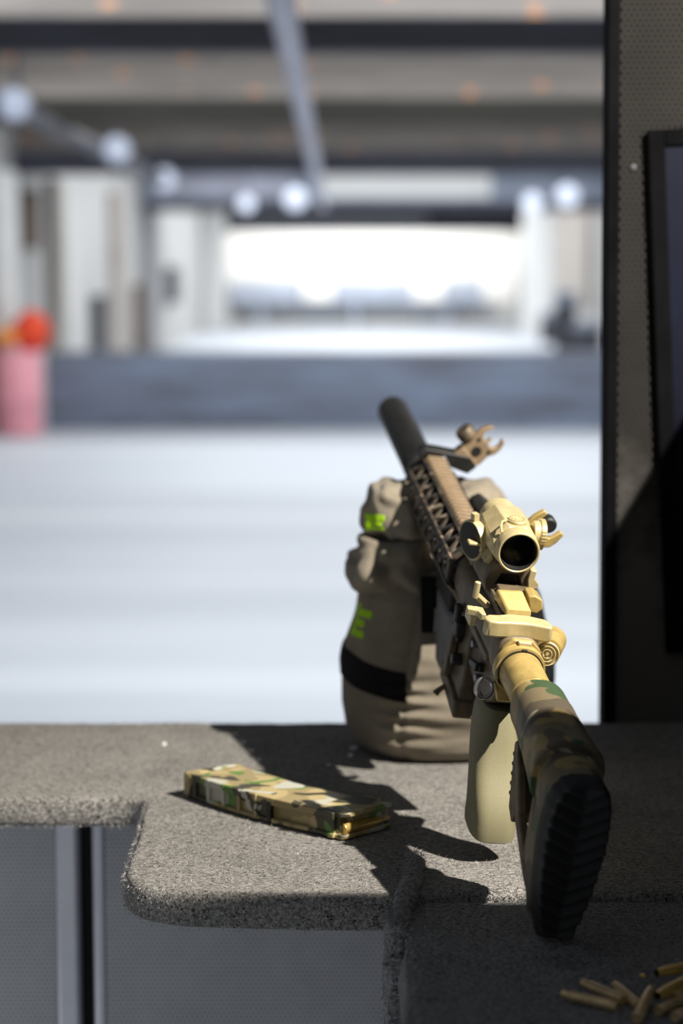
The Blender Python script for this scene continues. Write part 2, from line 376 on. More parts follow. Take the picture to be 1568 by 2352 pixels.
# conduit and lamp rail
p0 = on_y(632, -60, 5.4); p1 = on_y(741, 472, 27.0)
p0.z = CAMZ + .72; p1.z = CAMZ + .70
mb = MB(); mb.tube([p0, p1], .043, 12)
for t in (.15, .4, .7): q = p0.lerp(p1, t); mb.tube([q, q + Vector((0, 0, .9 if t < .9 else .2))], .008, 6)
mb.build('ceiling_conduit', M['conduit'], label='lilac grey conduit running down the range under the baffles', cat='conduit')
p0 = on_y(-90, 190, 8.6); p1 = on_y(420, 435, 21.5)
mb = MB(); mb.tube([p0, p1], .05, 8); mb.build('lamp_rail', M['rail'], label='dark rail carrying lamps beneath the ceiling baffles', cat='rail')
for px, py, y, r, lb in ((32, 240, 9.3, .075, 'round white lamp at the picture edge on the dark rail'), (268, 345, 13.6, .092, 'round white lamp on the middle of the dark rail'),
        (378, 412, 18.5, .10, 'round white lamp at the far end of the dark rail'), (678, 456, 24.0, .13, 'round lamp beside the end of the conduit'),
        (565, 468, 25.0, .10, 'dim small round lamp between the rail and the conduit'), (1222, 466, 25.5, .12, 'round lamp above the white column near the booth panel'), (1302, 450, 24.0, .13, 'round lamp closest to the booth panel')):
    c = on_y(px, py, y)
    root = empty('range_lamp', c, label=lb, cat='lamp')
    MB().lathe([(.14, r * .35), (.10, r * .7), (.02, r), (-.01, r), (-.012, r * .9)], axis='y', seg=24).build('housing', M['lamp'], root)
    MB().lathe([(-.004, r * .88), (-.016, r * .8), (-.022, r * .45)], axis='y', seg=24).build('lamp_lens', M['lens'], root)
    MB().tube([(0, .1, r * .4), (0, .1, (r + .25) if px < 400 else 3.17 - c.z)], .012, 6).build('bracket', M['rail'], root)

# ---------------------------------------------------------------- booth: front wall under the counter and screen at the right
Yw = 2.14
def wx(px): return (px - 784) * (Yw * _c + .69 * _s) / FPX
def boxo(name, mat, x0, x1, y0, y1, z0, z1, bevel=0, **kw):
    return MB().box(x0, x1, y0, y1, z0, z1).build(name, mat, bevel=bevel, **kw)
boxo('wall_front', M['black'], -1.2, 1.2, Yw + .03, Yw + .06, 0, TZ - .032, kind='structure')
root = empty('perforated_wall_panel', (0, Yw, 0), label='pale perforated metal panel under the counter, at the picture edge', cat='panel')
MB().box(-1.2, wx(128), 0, .025, .0, TZ - .034).build('sheet', M['perf_light'], root)
MB().box(wx(128), wx(181), -.002, .027, .0, TZ - .034).build('edge_strip', M['strip'], root, bevel=.004, label='plain painted edge strip')
root = empty('perforated_wall_panel', (0, Yw, 0), label='grey perforated metal panel below the rounded counter tongue', cat='panel')
MB().box(wx(243), 1.2, 0, .025, .0, TZ - .034).build('sheet', M['perf_light'], root)
MB().box(wx(214), wx(243), -.002, .027, .0, TZ - .034).build('edge_strip', M['strip'], root, bevel=.004, label='plain painted edge strip')

sc_x = .2805
root = empty('booth_screen', (sc_x, 2.205, TZ - .03), label='dark perforated metal booth screen standing behind the counter', cat='screen')
root.rotation_euler = (0, math.radians(-.45), 0)
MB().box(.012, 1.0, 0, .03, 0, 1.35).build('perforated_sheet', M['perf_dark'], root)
MB().box(0, .0135, -.006, .034, 0, 1.35).build('edge_trim', M['trim'], root, bevel=.002, label='black edge trim')
MB().lathe([(0, .003), (-.0015, .0028), (-.0025, .001)], (.0285, 0, .588 + .03), 'y', 12).build('screw', M['rail'], root, label='small shiny screw')
# tall dark framed display
root = empty('framed_display', (.346, 2.195, TZ + .075), label='black framed navy display leaning on the booth screen', cat='display')
root.rotation_euler = (0, math.radians(-3.0), 0)
fr = MB(); W_, H_ = .50, .552
fr.box(0, .0175, 0, .0075, 0, H_); fr.box(W_ - .022, W_, 0, .0075, 0, H_); fr.box(.0175, W_ - .022, 0, .0075, H_ - .018, H_); fr.box(.0175, W_ - .022, 0, .0075, 0, .018)
fr.build('frame', M['trim'], root, bevel=.0015)
MB().box(.0150, W_ - .018, .003, .0065, .014, H_ - .014).build('display_panel', M['screen'], root, label='navy blue panel')

# counter boards -------------------------------------------------
def arc(c, r, a0, a1, n=8): return [(c[0] + r * math.cos(math.radians(a0 + (a1 - a0) * i / n)), c[1] + r * math.sin(math.radians(a0 + (a1 - a0) * i / n))) for i in range(n + 1)]
def poly_in(p, poly):
    x, y = p; c = False; j = len(poly) - 1
    for i in range(len(poly)):
        xi, yi = poly[i]; xj, yj = poly[j]
        if (yi > y) != (yj > y) and x < (xj - xi) * (y - yi) / (yj - yi) + xi: c = not c
        j = i
    return c
def fibres(name, mat, parent, pts, nrm, ln=(.0015, .005), wd=.00018):
    """many tiny curved hairs in one mesh"""
    mb = MB()
    for p, n in zip(pts, nrm):
        d = Vector((random.gauss(0, 1), random.gauss(0, 1), random.gauss(0, 1))); d = (d.normalized() + Vector(n) * .55).normalized()
        l = random.uniform(*ln); sd = d.cross(Vector((random.random(), random.random(), random.random()))).normalized() * wd * random.uniform(.7, 1.6)
        p = Vector(p); m_ = p + d * l * .55; e = m_ + (d + Vector((random.gauss(0, .6), random.gauss(0, .6), random.gauss(-.3, .4)))).normalized() * l * .45
        b = len(mb.v); mb.v += [tuple(p - sd), tuple(p + sd), tuple(m_ + sd * .8), tuple(m_ - sd * .8), tuple(e)]
        mb.f += [(b, b + 1, b + 2, b + 3), (b + 3, b + 2, b + 4)]
    o = mb.build(name, mat, parent, smooth=False, kind='stuff'); return o
TH = .029
outline = [(-1.0, 2.2), (-1.0, 1.888), (-.196, 1.884), (-.184, 1.878), (-.178, 1.868), (-.178, 1.82), (-.176, 1.76)] + \
          [(-.176, 1.70)] + arc((-.112, 1.652), .064, 180, 262, 9) + [(-.06, 1.582), (.0, 1.579), (.055, 1.580), (.066, 1.592), (.10, 1.598), (.15, 1.597), (.20, 1.592), (1.0, 1.590), (1.0, 2.2)]
def dens(pl, step=.02):
    out = []
    for i in range(len(pl)):
        a = Vector(pl[i]); b = Vector(pl[(i + 1) % len(pl)]); n = max(1, int((b - a).length / step))
        for k in range(n): q = a.lerp(b, k / n); out.append((q.x, q.y))
    return out
def carpet_board(outl, z_top, th, rnd, name_, mat, parent, seed=0, jit=.0012):
    pl = dens(outl, .012); n = len(pl)
    V2 = [Vector(p) for p in pl]; nr = []
    for i in range(n):
        t = V2[(i + 1) % n] - V2[i - 1]; nr.append(Vector((t.y, -t.x)).normalized())
    area = sum(pl[i][0] * pl[(i + 1) % n][1] - pl[(i + 1) % n][0] * pl[i][1] for i in range(n))
    if area < 0: nr = [-q for q in nr]
    secs = []
    prof = [(-rnd * 1.0, 0), (-rnd * .55, -rnd * .08), (-rnd * .2, -rnd * .35), (0, -rnd), (.0008, -th * .5), (0, -th + rnd * .7), (-rnd * .3, -th + rnd * .2), (-rnd * .8, -th)]
    for k, (o_, z_) in enumerate(prof):
        ring = []
        for i in range(n):
            q = V2[i] + nr[i] * o_; p = Vector((q.x, q.y, z_top + z_)); d = noise.noise(p * 60 + Vector((seed, 0, 0))) * jit + noise.noise(p * 14 + Vector((seed, 3, 0))) * jit * 1.2
            ring.append(p + Vector((nr[i].x, nr[i].y, .5)) * d * (1 if k else .6))
        secs.append(ring)
    mb = MB()
    mb.loft(secs[::-1], True)
    return recalc(mb.build(name_, mat, parent, angle=70))
root = empty('carpeted_counter', (0, 0, 0), label='grey carpeted counter with a rounded tongue carrying the camouflage magazine', cat='counter')
carpet_board(outline, TZ, TH, .007, 'board', M['carpet'], root)
P_, Nn = [], []
Z = TZ
cnt = 0
while cnt < 26000:
    if cnt < 17000: x, y = random.uniform(-.19, .30), random.uniform(1.578, 1.90)
    else: x, y = random.uniform(-.42, .5), random.uniform(1.60, 2.2)
    if poly_in((x, y), outline): P_.append((x, y, Z - .0006)); Nn.append((0, 0, 1)); cnt += 1
pl = dens(outline, .0025)
for i in range(len(pl)):
    a = Vector(pl[i]); t = Vector(pl[(i + 1) % len(pl)]) - Vector(pl[i - 1]); n_ = Vector((t.y, -t.x)).normalized()
    if a.x < -.45 or a.x > .45 : continue
    if a.y > 2.1:
        for k in range(5): P_.append((a.x + random.uniform(-.002, .002), a.y - random.uniform(0, .01), Z - .002)); Nn.append((0, .3, 1))
        continue
    for k in range(26):
        P_.append((a.x + n_.x * .0002 + random.uniform(-.001, .001), a.y + n_.y * .0002, Z - random.uniform(.001, TH))); Nn.append((n_.x * 1.5, n_.y * 1.5, -.2))
fibres('fibre', M['lint'], root, P_, Nn)
c = on_y(420, 2090, 1.592); MB().prism([(-.005, .0025), (-.001, .0045), (.006, -.002), (.004, -.0045), (-.002, -.003)], 'y', -.001, .002).build('chip', M['chip'], root, label='pale chip in the carpet edge').location = c

# nearer bench, a few millimetres lower
root = empty('carpeted_bench', (0, 0, 0), label='dark carpeted bench top in the foreground with loose brass cases', cat='bench')
out2 = [(.0485, 1.575), (.043, 1.45), (.039, 1.306), (.035, 1.1), (1.0, 1.1), (1.0, 1.575)]
carpet_board(out2, TZ - .0100, .040, .010, 'board', M['carpet_dark'], root, 5, .002)
P_, Nn = [], []
def bz(x, y):
    return TZ - .0080 + .0022 * noise.noise(Vector((x * 22, y * 30, 0))) + .0009 * noise.noise(Vector((x * 120, y * 120, 3))) + .0105 * math.exp(-(((x - .155) / .038) ** 2 + ((y - 1.472) / .022) ** 2)) \
        + .003 * math.exp(-(((y - 1.44 + .25 * (x - .1)) / .012) ** 2)) * max(0, min(1, (x - .08) / .03)) * max(0, min(1, (.24 - x) / .05)) - .004 * max(0, 1 - (x - .044) / .008)
mb = MB(); nx_, ny_ = 240, 160
for j in range(ny_ + 1):
    for i in range(nx_ + 1):
        y = 1.25 + (1.592 - 1.25) * j / ny_; x = (.0435 + (y - 1.3) * .018) + (.56 - .0435) * (i / nx_) ** 1.2; mb.v.append((x, y, bz(x, y)))
for j in range(ny_):
    for i in range(nx_): a = j * (nx_ + 1) + i; mb.f.append((a, a + 1, a + nx_ + 2, a + nx_ + 1))
o = mb.build('carpet_pile', M['carpet_dark'], root, angle=180); sd_ = o.modifiers.new('solidify', 'SOLIDIFY'); sd_.thickness = .004; sd_.offset = -1
for k in range(15000): x, y = random.uniform(.05, .42), random.uniform(1.27, 1.585); P_.append((x, y, bz(x, y) - .0005)); Nn.append((0, 0, 1))
fibres('fibre', M['lint_dark'], root, P_, Nn)
# wrapped upright at the inner corner
secs = []
for j in range(46):
    z = TZ - .002 - .012 * j; ring = []
    sway = .0025 * math.sin(j * .35) + .002 * noise.noise(Vector((j * .3, 1, 0)))
    hw = .0095 + .0015 * math.sin(j * .5) - (.004 if j == 0 else 0); x0 = .0415 - .0002 * j + sway
    for i in range(28):
        a = 2 * PI * i / 28; ca, sa = math.cos(a), math.sin(a)
        px_ = x0 + hw * abs(ca) ** .6 * (1 if ca > 0 else -1); py_ = 1.545 + (.042 if j else .03) * abs(sa) ** .6 * (1 if sa > 0 else -1)
        k = noise.noise(Vector((px_ * 160, py_ * 50, z * 22))) * .003
        ring.append(Vector((px_ + k * ca, py_ + k * sa, z)))
    secs.append(ring)
o = recalc(MB().loft(secs).build('wrapped_upright', M['carpet_dark'], root, angle=80))
P_, Nn = [], []
for k in range(2600):
    z = TZ - random.uniform(0, .3); x = random.uniform(.030, .052); P_.append((x, 1.5035, z)); Nn.append((0, -1, 0))
fibres('fibre', M['lint_dark'], root, P_, Nn, (.003, .009))
# rolled carpet ridge over the joint
path = [(.064, 1.70, TZ - .006), (.062, 1.675, TZ - .001), (.058, 1.645, TZ + .001), (.0565, 1.615, TZ + .001), (.052, 1.59, TZ - .002), (.047, 1.56, TZ - .005), (.0425, 1.53, TZ - .012), (.040, 1.505, TZ - .03)]
pp = []
for i in range(len(path) - 1):
    for k in range(5): pp.append(Vector(path[i]).lerp(Vector(path[i + 1]), k / 5) + Vector((random.gauss(0, .0005), 0, random.gauss(0, .0004))))
pp.append(Vector(path[-1]))
recalc(MB().tube(pp, [.0015 + .0075 * min(1, i / 8) + random.gauss(0, .0006) for i in range(len(pp))], 14).build('carpet_ridge', M['carpet_dark'], root, angle=80))
P_, Nn = [], []
for q in pp:
    for k in range(70):
        a = random.uniform(0, 2 * PI); d = Vector((math.cos(a), 0, math.sin(a))); P_.append(q + d * .0075); Nn.append(d)
fibres('fibre', M['lint_dark'], root, P_, Nn, (.002, .006))

# unseen divider added off to the right, shaped to shade counter and bench
root = empty('shade_divider', (.50, 0, 0), label='dark unseen divider outside the frame, added to shade the bench', cat='divider')
MB().box(0, .03, 1.375, 2.14, TZ + .001, TZ + .565).build('shade_side_panel', M['perf_dark'], root)
MB().box(-.23, 1.1, .62, 1.374, TZ + .555, TZ + .577).build('shade_ledge', M['trim'], root)  # added to keep the spotlight off the near bench
MB().box(-.23, 1.1, 1.345, 1.374, TZ + .001, TZ + .5545).build('shade_panel', M['perf_dark'], root)
MB().box(-.235, -.225, 1.340, 1.379, TZ + .001, TZ + .578).build('edge_trim', M['trim'], root, bevel=.002)  # edge of the added shade panel, unseen

# ---------------------------------------------------------------- sandbag rest
bag = empty('shooting_bag', (.107, 2.09, TZ), label='taupe canvas sandbag propping up the rifle handguard', cat='bag')
WZ = [(0, .70), (.004, .80), (.012, .885), (.025, .945), (.045, .985), (.065, 1.0), (.09, .985), (.115, .94), (.137, .89), (.158, .84), (.175, .76), (.188, .60), (.196, .35), (.199, .05)]
def wprof(z):
    for i in range(len(WZ) - 1):
        if WZ[i][0] <= z <= WZ[i + 1][0]:
            t = (z - WZ[i][0]) / (WZ[i + 1][0] - WZ[i][0]); return WZ[i][1] * (1 - t) + WZ[i + 1][1] * t
    return WZ[-1][1]
def bagS(ph, z, off=0.0):
    n = 2.25; c_, s_ = math.cos(ph), math.sin(ph); wv = wprof(z)
    x = .108 * wv * math.copysign(abs(c_) ** (2 / n), c_); y = .098 * wv * math.copysign(abs(s_) ** (2 / n), s_)
    seam = -1.98 + (z - .06) * 1.1             # angle of the vertical seam
    dd = ph - seam
    d = -.0022 * math.exp(-(dd / .035) ** 2)
    env = math.exp(-(dd / .30) ** 2) * math.exp(-((z - .045) / .045) ** 2)
    d += .0026 * env * math.sin(z * 420 + 1.4 * noise.noise(Vector((ph * 3, z * 40, 0))))
    env2 = max(0, min(1, (ph + 1.95) / .3)) * max(0, 1 - abs(ph + 1.2) / 1.3)
    d += .0016 * env2 * math.sin((z + .018 * (ph + 1.6)) * 150 + 2.2 * noise.noise(Vector((ph * 2, z * 18, 4))))
    d += .004 * noise.noise(Vector((math.cos(ph) * 2, math.sin(ph) * 2, z * 25)))
    return Vector((x, y, z)) + Vector((c_, s_, 0)) * (d + off)
secs = []
for j in range(150):
    z = .199 * j / 149
    secs.append([bagS(-PI + 2 * PI * i / 220, z) for i in range(220)])
recalc(MB().loft(secs).build('body', M['canvas'], bag, angle=80))
def bag_patch(name, mat, ph0, ph1, zf0, zf1, nph=40, nz=10, off=.0016, parent=bag, **kw):
    outer = []; 
    mb = MB()
    for layer, o_ in ((0, off), (1, -.001)):
        for j in range(nz + 1):
            for i in range(nph + 1):
                t = i / nph; ph = ph0 + (ph1 - ph0) * t; z = zf0(t) + (zf1(t) - zf0(t)) * j / nz
                mb.v.append(tuple(bagS(ph, z, o_)))
    W = nph + 1; L0 = (nz + 1) * W
    for j in range(nz):
        for i in range(nph):
            a = j * W + i; mb.f.append((a, a + 1, a + W + 1, a + W)); mb.f.append((L0 + a, L0 + a + W, L0 + a + W + 1, L0 + a + 1))
    for i in range(nph):
        mb.f.append((i, L0 + i, L0 + i + 1, i + 1)); a = nz * W + i; mb.f.append((a, a + 1, L0 + a + 1, L0 + a))
    for j in range(nz):
        a = j * W; mb.f.append((a, a + W, L0 + a + W, L0 + a)); a = j * W + nph; mb.f.append((a, L0 + a, L0 + a + W, a + W))
    return recalc(mb.build(name, mat, parent, angle=60, **kw))
bag_patch('strap', M['webbing'], -PI - .5, -1.955, lambda t: .081 - .017 * t ** 1.5, lambda t: .110 - .017 * t ** 1.5, label='black webbing strap')
bag_patch('side_strap', M['webbing'], -.75, .3, lambda t: .07, lambda t: .178, 20, 20, .003, label='black webbing side strap')
mb = MB(); Mp_ = Matrix.Translation((-.0145, -.0975, .134)) @ Matrix.Rotation(math.radians(-20), 4, 'X'); mb.box(-.0155, .026, -.0015, .0015, 0, .056, Mp_)
mb.build('webbing_panel', M['webbing'], bag, bevel=.001, label='black webbing panel')
# printed letters: strokes given in (angle, height) on the bag
for (a0, a1, z0, z1) in ((-2.92, -2.80, .120, .152), (-2.80, -2.50, .1405, .1475), (-2.80, -2.60, .1305, .1375), (-2.80, -2.56, .120, .1270)):
    bag_patch('printed_letter_stroke', M['green'], a0, a1, lambda t: z0, lambda t: z1, 8, 4, .0006, label='lime green print')
# ears
def lobe_fn(c, r, seed, amp, ridge):
    def f(th, ph, off=0.0):
        d = Vector((math.sin(th) * math.cos(ph), math.sin(th) * math.sin(ph), -math.cos(th)))
        e = Vector([math.copysign(abs(v) ** .85, v) for v in d])
        k = 1 + amp * noise.noise(d * 1.7 + Vector((seed, 0, 0))) + ridge * math.sin(8 * d.x + 5 * d.z + 3 * noise.noise(d * 2 + Vector((0, seed, 0)))) * .5
        return Vector(c) + Vector((e.x * r[0], e.y * r[1], e.z * r[2])) * k + d * off
    return f
def lobe(mb, f, nu=72, nv=44): return mb.loft([[f(PI * j / nv, 2 * PI * i / nu) for i in range(nu)] for j in range(1, nv)])
f1 = lobe_fn((-.055, -.015, .188), (.046, .062, .033), 2.0, .24, .09)
f2 = lobe_fn((-.047, .0, .240), (.038, .055, .034), 5.3, .26, .10)
recalc(lobe(lobe(MB(), f1), f2).build('bag_ear', M['canvas'], bag, angle=80))
f3 = lobe_fn((.026, .02, .236), (.034, .05, .036), 7.7, .2, .05)
f4 = lobe_fn((.03, .02, .19), (.045, .06, .035), 9.1, .2, .05)
recalc(lobe(lobe(MB(), f3), f4).build('bag_ear', M['canvas'], bag, angle=80))
def lobe_patch(f, th0, th1, ph0, ph1, name, mat, off=.0006, n=8):
    mb = MB()
    for j in range(n + 1):
        for i in range(n + 1): mb.v.append(tuple(f(th0 + (th1 - th0) * j / n, ph0 + (ph1 - ph0) * i / n, off)))
    for j in range(n):
        for i in range(n): a = j * (n + 1) + i; mb.f.append((a, a + 1, a + n + 2, a + n + 1))
    o = mb.build(name, mat, bag, label='lime green print'); s_ = o.modifiers.new('solidify', 'SOLIDIFY'); s_.thickness = .0005; return o
for th0, th1, p0_, p1_ in ((1.25, 1.62, -2.62, -2.40), (1.50, 1.62, -2.40, -2.02), (1.38, 1.47, -2.40, -2.10), (1.25, 1.34, -2.40, -2.02)):
    lobe_patch(f2, th0, th1, p0_, p1_, 'printed_letter_stroke', M['green'])

# ---------------------------------------------------------------- rifle
aV = Vector((-.12323631, .96514204, .23089749)); RV = Vector((.98145917, .15295436, -.11551131)); UV = Vector((.1468016, -.21238127, .96609704))
BV = Vector((.169, 1.448, .116 + TZ))
MR = Matrix(((RV.x, aV.x, UV.x, BV.x), (RV.y, aV.y, UV.y, BV.y), (RV.z, aV.z, UV.z, BV.z), (0, 0, 0, 1)))
gun = empty('rifle', mat=MR, label='tan and camouflage rifle resting on a sandbag, stock toe on the counter', cat='rifle')
def se(cx, cz, hw, hh, n=2.4, k=28, y=0, flat=None):
    out = []
    for i in range(k):
        a = 2 * PI * i / k; c_, s_ = math.cos(a), math.sin(a)
        out.append(Vector((cx + hw * math.copysign(abs(c_) ** (2 / n), c_), y, cz + hh * math.copysign(abs(s_) ** (2 / n), s_))))
    return out
# rubber butt pad with chevron ribs (x across, z along height, outward = -y)
PW = [(.0145, .0), (.0135, .009), (.0105, .0150), (.003, .0205), (-.008, .0236), (-.022, .0248), (-.04, .0248), (-.058, .0236), (-.073, .0218), (-.088, .0192), (-.099, .0168), (-.108, .0146), (-.1130, .0128), (-.1145, .0108)]
def pw(u):
    for i in range(len(PW) - 1):
        if PW[i + 1][0] <= u <= PW[i][0]:
            t = (PW[i][0] - u) / (PW[i][0] - PW[i + 1][0]); return PW[i][1] * (1 - t) + PW[i + 1][1] * t
    return 0
us = [.0145 - .129 * (0.5 - 0.5 * math.cos(PI * j / 170)) for j in range(171)]
mb = MB(); nx = 44
for layer in range(2):
    for u in us:
        hw = max(pw(u), .0003)
        for i in range(nx + 1):
            t = -1 + 2 * i / nx; x = hw * math.sin(t * PI / 2)
            if layer == 0:
                edge = min(1, (1 - abs(math.sin(t * PI / 2))) * hw / .004); e2 = min(1, min(.0145 - u, u + .1145) / .005)
                k = (u - abs(x) * .5 + .002 ) / .0105; fr_ = k - math.floor(k)
                rib = min(1, max(0, (fr_ - .10) / .22)) * (1 - max(0, (fr_ - .32) / .68) ** 1.3)
                inner = 1 if hw - abs(x) > .0022 and -.110 < u < .010 else 0
                s_ = -.004 - .0065 * (1 - (1 - min(edge, 1)) ** 2) * min(1, .3 + e2) - .0042 * rib * inner - .004 * (1 - ((u + .045) / .07) ** 2) * .4
            else: s_ = .0045
            mb.v.append((x + .0005, s_, u))
W = nx + 1; L0 = len(us) * W
for j in range(len(us) - 1):
    for i in range(nx):
        a = j * W + i; mb.f.append((a, a + W, a + W + 1, a + 1)); mb.f.append((L0 + a, L0 + a + 1, L0 + a + W + 1, L0 + a + W))
for j in range(len(us) - 1):
    a = j * W; mb.f.append((a, L0 + a, L0 + a + W, a + W)); a += nx; mb.f.append((a, a + W, L0 + a + W, L0 + a))
for i in range(nx): mb.f.append((i, i + 1, L0 + i + 1, L0 + i)); a = (len(us) - 1) * W + i; mb.f.append((a, L0 + a, L0 + a + 1, a + 1))
recalc(mb.build('butt_pad', M['rubber'], gun, angle=45, label='black ribbed rubber butt pad'))
# stock: cowl over the tube, rear column, strut, web
def sec(y, hw, top, bot, cx=0, n=2.3): 
    return se(cx, (top + bot) / 2, hw, (top - bot) / 2, n, 36, y)
cw = MB().loft([sec(.003, .0225, .0145, -.040), sec(.006, .0230, .0160, -.040), sec(.020, .0230, .0172, -.04), sec(.0345, .0230, .0178, -.038), sec(.035, .0268, .0225, -.034), sec(.037, .0278, .0242, -.033), sec(.041, .0272, .0238, -.033), sec(.06, .0258, .0232, -.03), sec(.09, .0238, .0232, -.026), sec(.115, .0228, .0232, -.023), sec(.118, .0222, .0228, -.0225), sec(.140, .0218, .0226, -.022), sec(.146, .0208, .0218, -.021), sec(.148, .0196, .0205, -.020)])
stock = recalc(cw.build('stock', M['camo'], gun, angle=32, label='camouflage stock cowl'))
mb = MB()
mb.prism([(.004, -.018), (.04, -.020), (.038, -.05), (.036, -.076), (.022, -.092), (.004, -.106)], 'x', -.0200, .0200)
recalc(mb.build('rear_column', M['camo'], stock, bevel=.005, seg=3))
mb = MB(); mb.prism([(.03, -.02), (.125, -.012), (.10, -.045), (.075, -.07), (.034, -.080)], 'x', -.006, .006); recalc(mb.build('web', M['camo'], stock, bevel=.001))
mb = MB()
for sx in (-1, 1):
    x0, x1 = sorted((sx * .0115, sx * .0180))
    mb.prism([(.116, -.018), (.125, -.022), (.084, -.070), (.040, -.090), (.026, -.094), (.028, -.084), (.076, -.061)], 'x', x0, x1)
    mb.prism([(.045, -.022), (.053, -.022), (.048, -.082), (.040, -.084)], 'x', x0, x1)
recalc(mb.build('strut', M['tan_dark'], stock, bevel=.0015))
mb = MB(); mb.prism([(.128, -.022), (.135, -.028), (.118, -.075), (.104, -.081), (.098, -.07), (.108, -.04)], 'x', -.0150, .0150)
for k in range(5): t = k / 5; y0 = .131 - .012 * t; z0 = -.036 - .036 * t; mb.box(-.0154, .0154, y0 - .003, y0 + .003, z0 - .0018, z0 + .0018)
recalc(mb.build('adjustment_lever', M['tan_dark'], stock, bevel=.0015, label='dark ridged stock lever'))
mb = MB(); mb.lathe([(-.001, .006), (.001, .0065), (.002, .004)], (-.0145, .03, -.035), 'x', 20); recalc(mb.build('sling_socket', M['metal'], stock))
# buffer tube, castle nut, end plate
mb = MB().lathe([(.10, .0160), (.160, .0165), (.1605, .0174), (.2065, .0176), (.217, .0170)], seg=48); mb.box(-.0045, .0045, .1, .215, -.024, -.012)
recalc(mb.build('buffer_tube', M['tan'], gun, label='golden tan buffer tube'))
secs = []
mb = MB().lathe([(.2075, .0180), (.2080, .0205), (.2105, .0210), (.217, .0210), (.2175, .0200)], seg=48)
nut = recalc(mb.build('castle_nut', M['tan'], gun, angle=30))
mb = MB()
mb.lathe([(.2062, .0170), (.2062, .0187), (.2078, .0187)], seg=48, cap=False)
for a in (90, 210, 330):
    mb.box(-.0020, .0020, .2060, .2096, .0170, .0196, Matrix.Rotation(math.radians(a - 90), 4, 'Y'))
mb.build('notch', M['soot'], nut)
mb = MB().prism([(-.0145, .016), (-.0075, .0232), (.0085, .0232), (.0160, .016), (.0195, .0), (.0165, -.016), (.012, -.032), (-.012, -.032), (-.0165, -.016), (-.0195, 0)], 'y', .2175, .223)
recalc(mb.build('end_plate', M['tan'], gun, bevel=.0012))
mb = MB(); mb.box(-.0045, .0065, .212, .2175, .0195, .0236); recalc(mb.build('stake_tab', M['tan_lite'], nut, bevel=.0008))
# sling ring
mb = MB(); cen = Vector((-.0250, .216, -.0205)); mb.tube([cen + Vector(((.0070) * math.cos(a), .002 * math.sin(a), .0078 * math.sin(a))) for a in [2 * PI * i / 36 for i in range(36)]], .0017, 10, True); mb.tube([cen + Vector((.006, 0, .006)), Vector((-.010, .219, -.006))], .0018, 8)
recalc(mb.build('sling_ring', M['steel'], gun, label='small steel ring'))
# forward assist on the right
mb = MB(); Mx = Matrix.Translation((.0265, .232, .0085)) @ Matrix.Rotation(math.radians(-18), 4, 'Z') @ Matrix.Rotation(math.radians(-8), 4, 'X')
mb.lathe([(.004, .0105), (.012, .0108), (.045, .0125), (.05, .009)], (0, 0, 0), 'y', 32, Mx)
fa = recalc(mb.build('forward_assist', M['tan'], gun, angle=30))
mb = MB(); mb.lathe([(.006, .0075), (-.001, .0078), (-.0015, .0098), (-.0045, .0100), (-.0052, .0094), (-.0040, .0088), (-.0040, .0072), (-.0052, .0068), (-.0052, .0062), (-.004, .0058), (-.004, .0044), (-.0052, .004), (-.0052, .0034), (-.004, .003), (-.004, .0016), (-.0054, .0012), (-.0054, .0002)], (0, 0, 0), 'y', 32, Mx)
recalc(mb.build('button', M['tan_lite'], fa, angle=25))
# upper receiver
mb = MB().loft([se(0, .003, .0182, .0205, 2.8, 32, y) for y in (.223, .226, .30, .36, .404, .408)])
mb.box(-.0105, .0105, .232, .408, .018, .0275); mb.box(.012, .0215, .262, .30, -.006, .014); mb.box(-.0195, -.012, .25, .36, -.012, -.004)
recalc(mb.build('upper_receiver', M['tan_dark'], gun, bevel=.0015))
def rail(name, s0, s1, mat, x0=0.0):
    mb = MB(); mb.prism([(x0 - .0078, .0255), (x0 + .0078, .0255), (x0 + .0078, .0280), (x0 - .0078, .0280)], 'y', s0, s1)
    s = s0 + .002
    while s < s1 - .005:
        mb.prism([(x0 - .0078, .0270), (x0 - .0106, .0300), (x0 - .0085, .0340), (x0 + .0085, .0340), (x0 + .0106, .0300), (x0 + .0078, .0270)], 'y', s, s + .0052); s += .01
    return recalc(mb.build(name, mat, gun, bevel=.0005, seg=1))
rail('receiver_rail', .258, .408, M['tan_dark'])
M['rail_tan'] = plain('brown_tan_rail', (.27, .195, .12), .5, .1, var=.12, scale=60)
rail('handguard_rail', .412, .655, M['rail_tan'])
# lower receiver
mb = MB()
mb.prism([(.223, -.010), (.223, -.026), (.236, -.040), (.262, -.055), (.300, -.056), (.332, -.050), (.336, -.012)], 'x', -.0115, .0115)
mb.prism([(.328, -.010), (.328, -.060), (.330, -.088), (.333, -.098), (.398, -.090), (.400, -.060), (.402, -.010)], 'x', -.0150, .0150)
mb.prism([(.3275, -.084), (.3265, -.1005), (.400, -.0925), (.402, -.078)], 'x', -.0185, .0185)
low = recalc(mb.build('lower_receiver', M['tan_dark'], gun, bevel=.0022, seg=3))
mb = MB(); mb.box(-.0205, -.0145, .352, .358, -.040, -.016); mb.box(-.0235, -.0145, .348, .364, -.034, -.020); mb.box(-.026, -.02, .349, .357, -.020, -.004); recalc(mb.build('bolt_catch', M['metal'], low, bevel=.0015))
mb = MB().lathe([(-.024, .0045), (-.023, .0055), (-.014, .0055)], (0, .345, -.052), 'x', 20); recalc(mb.build('magazine_release', M['metal'], low))
mb = MB(); mb.lathe([(-.0165, .004), (-.0105, .0042)], (0, .280, -.030), 'x', 20); mb.prism([(.277, -.025), (.302, -.032), (.301, -.037), (.277, -.033)], 'x', -.0195, -.0150); recalc(mb.build('safety_lever', M['metal'], low, bevel=.001))
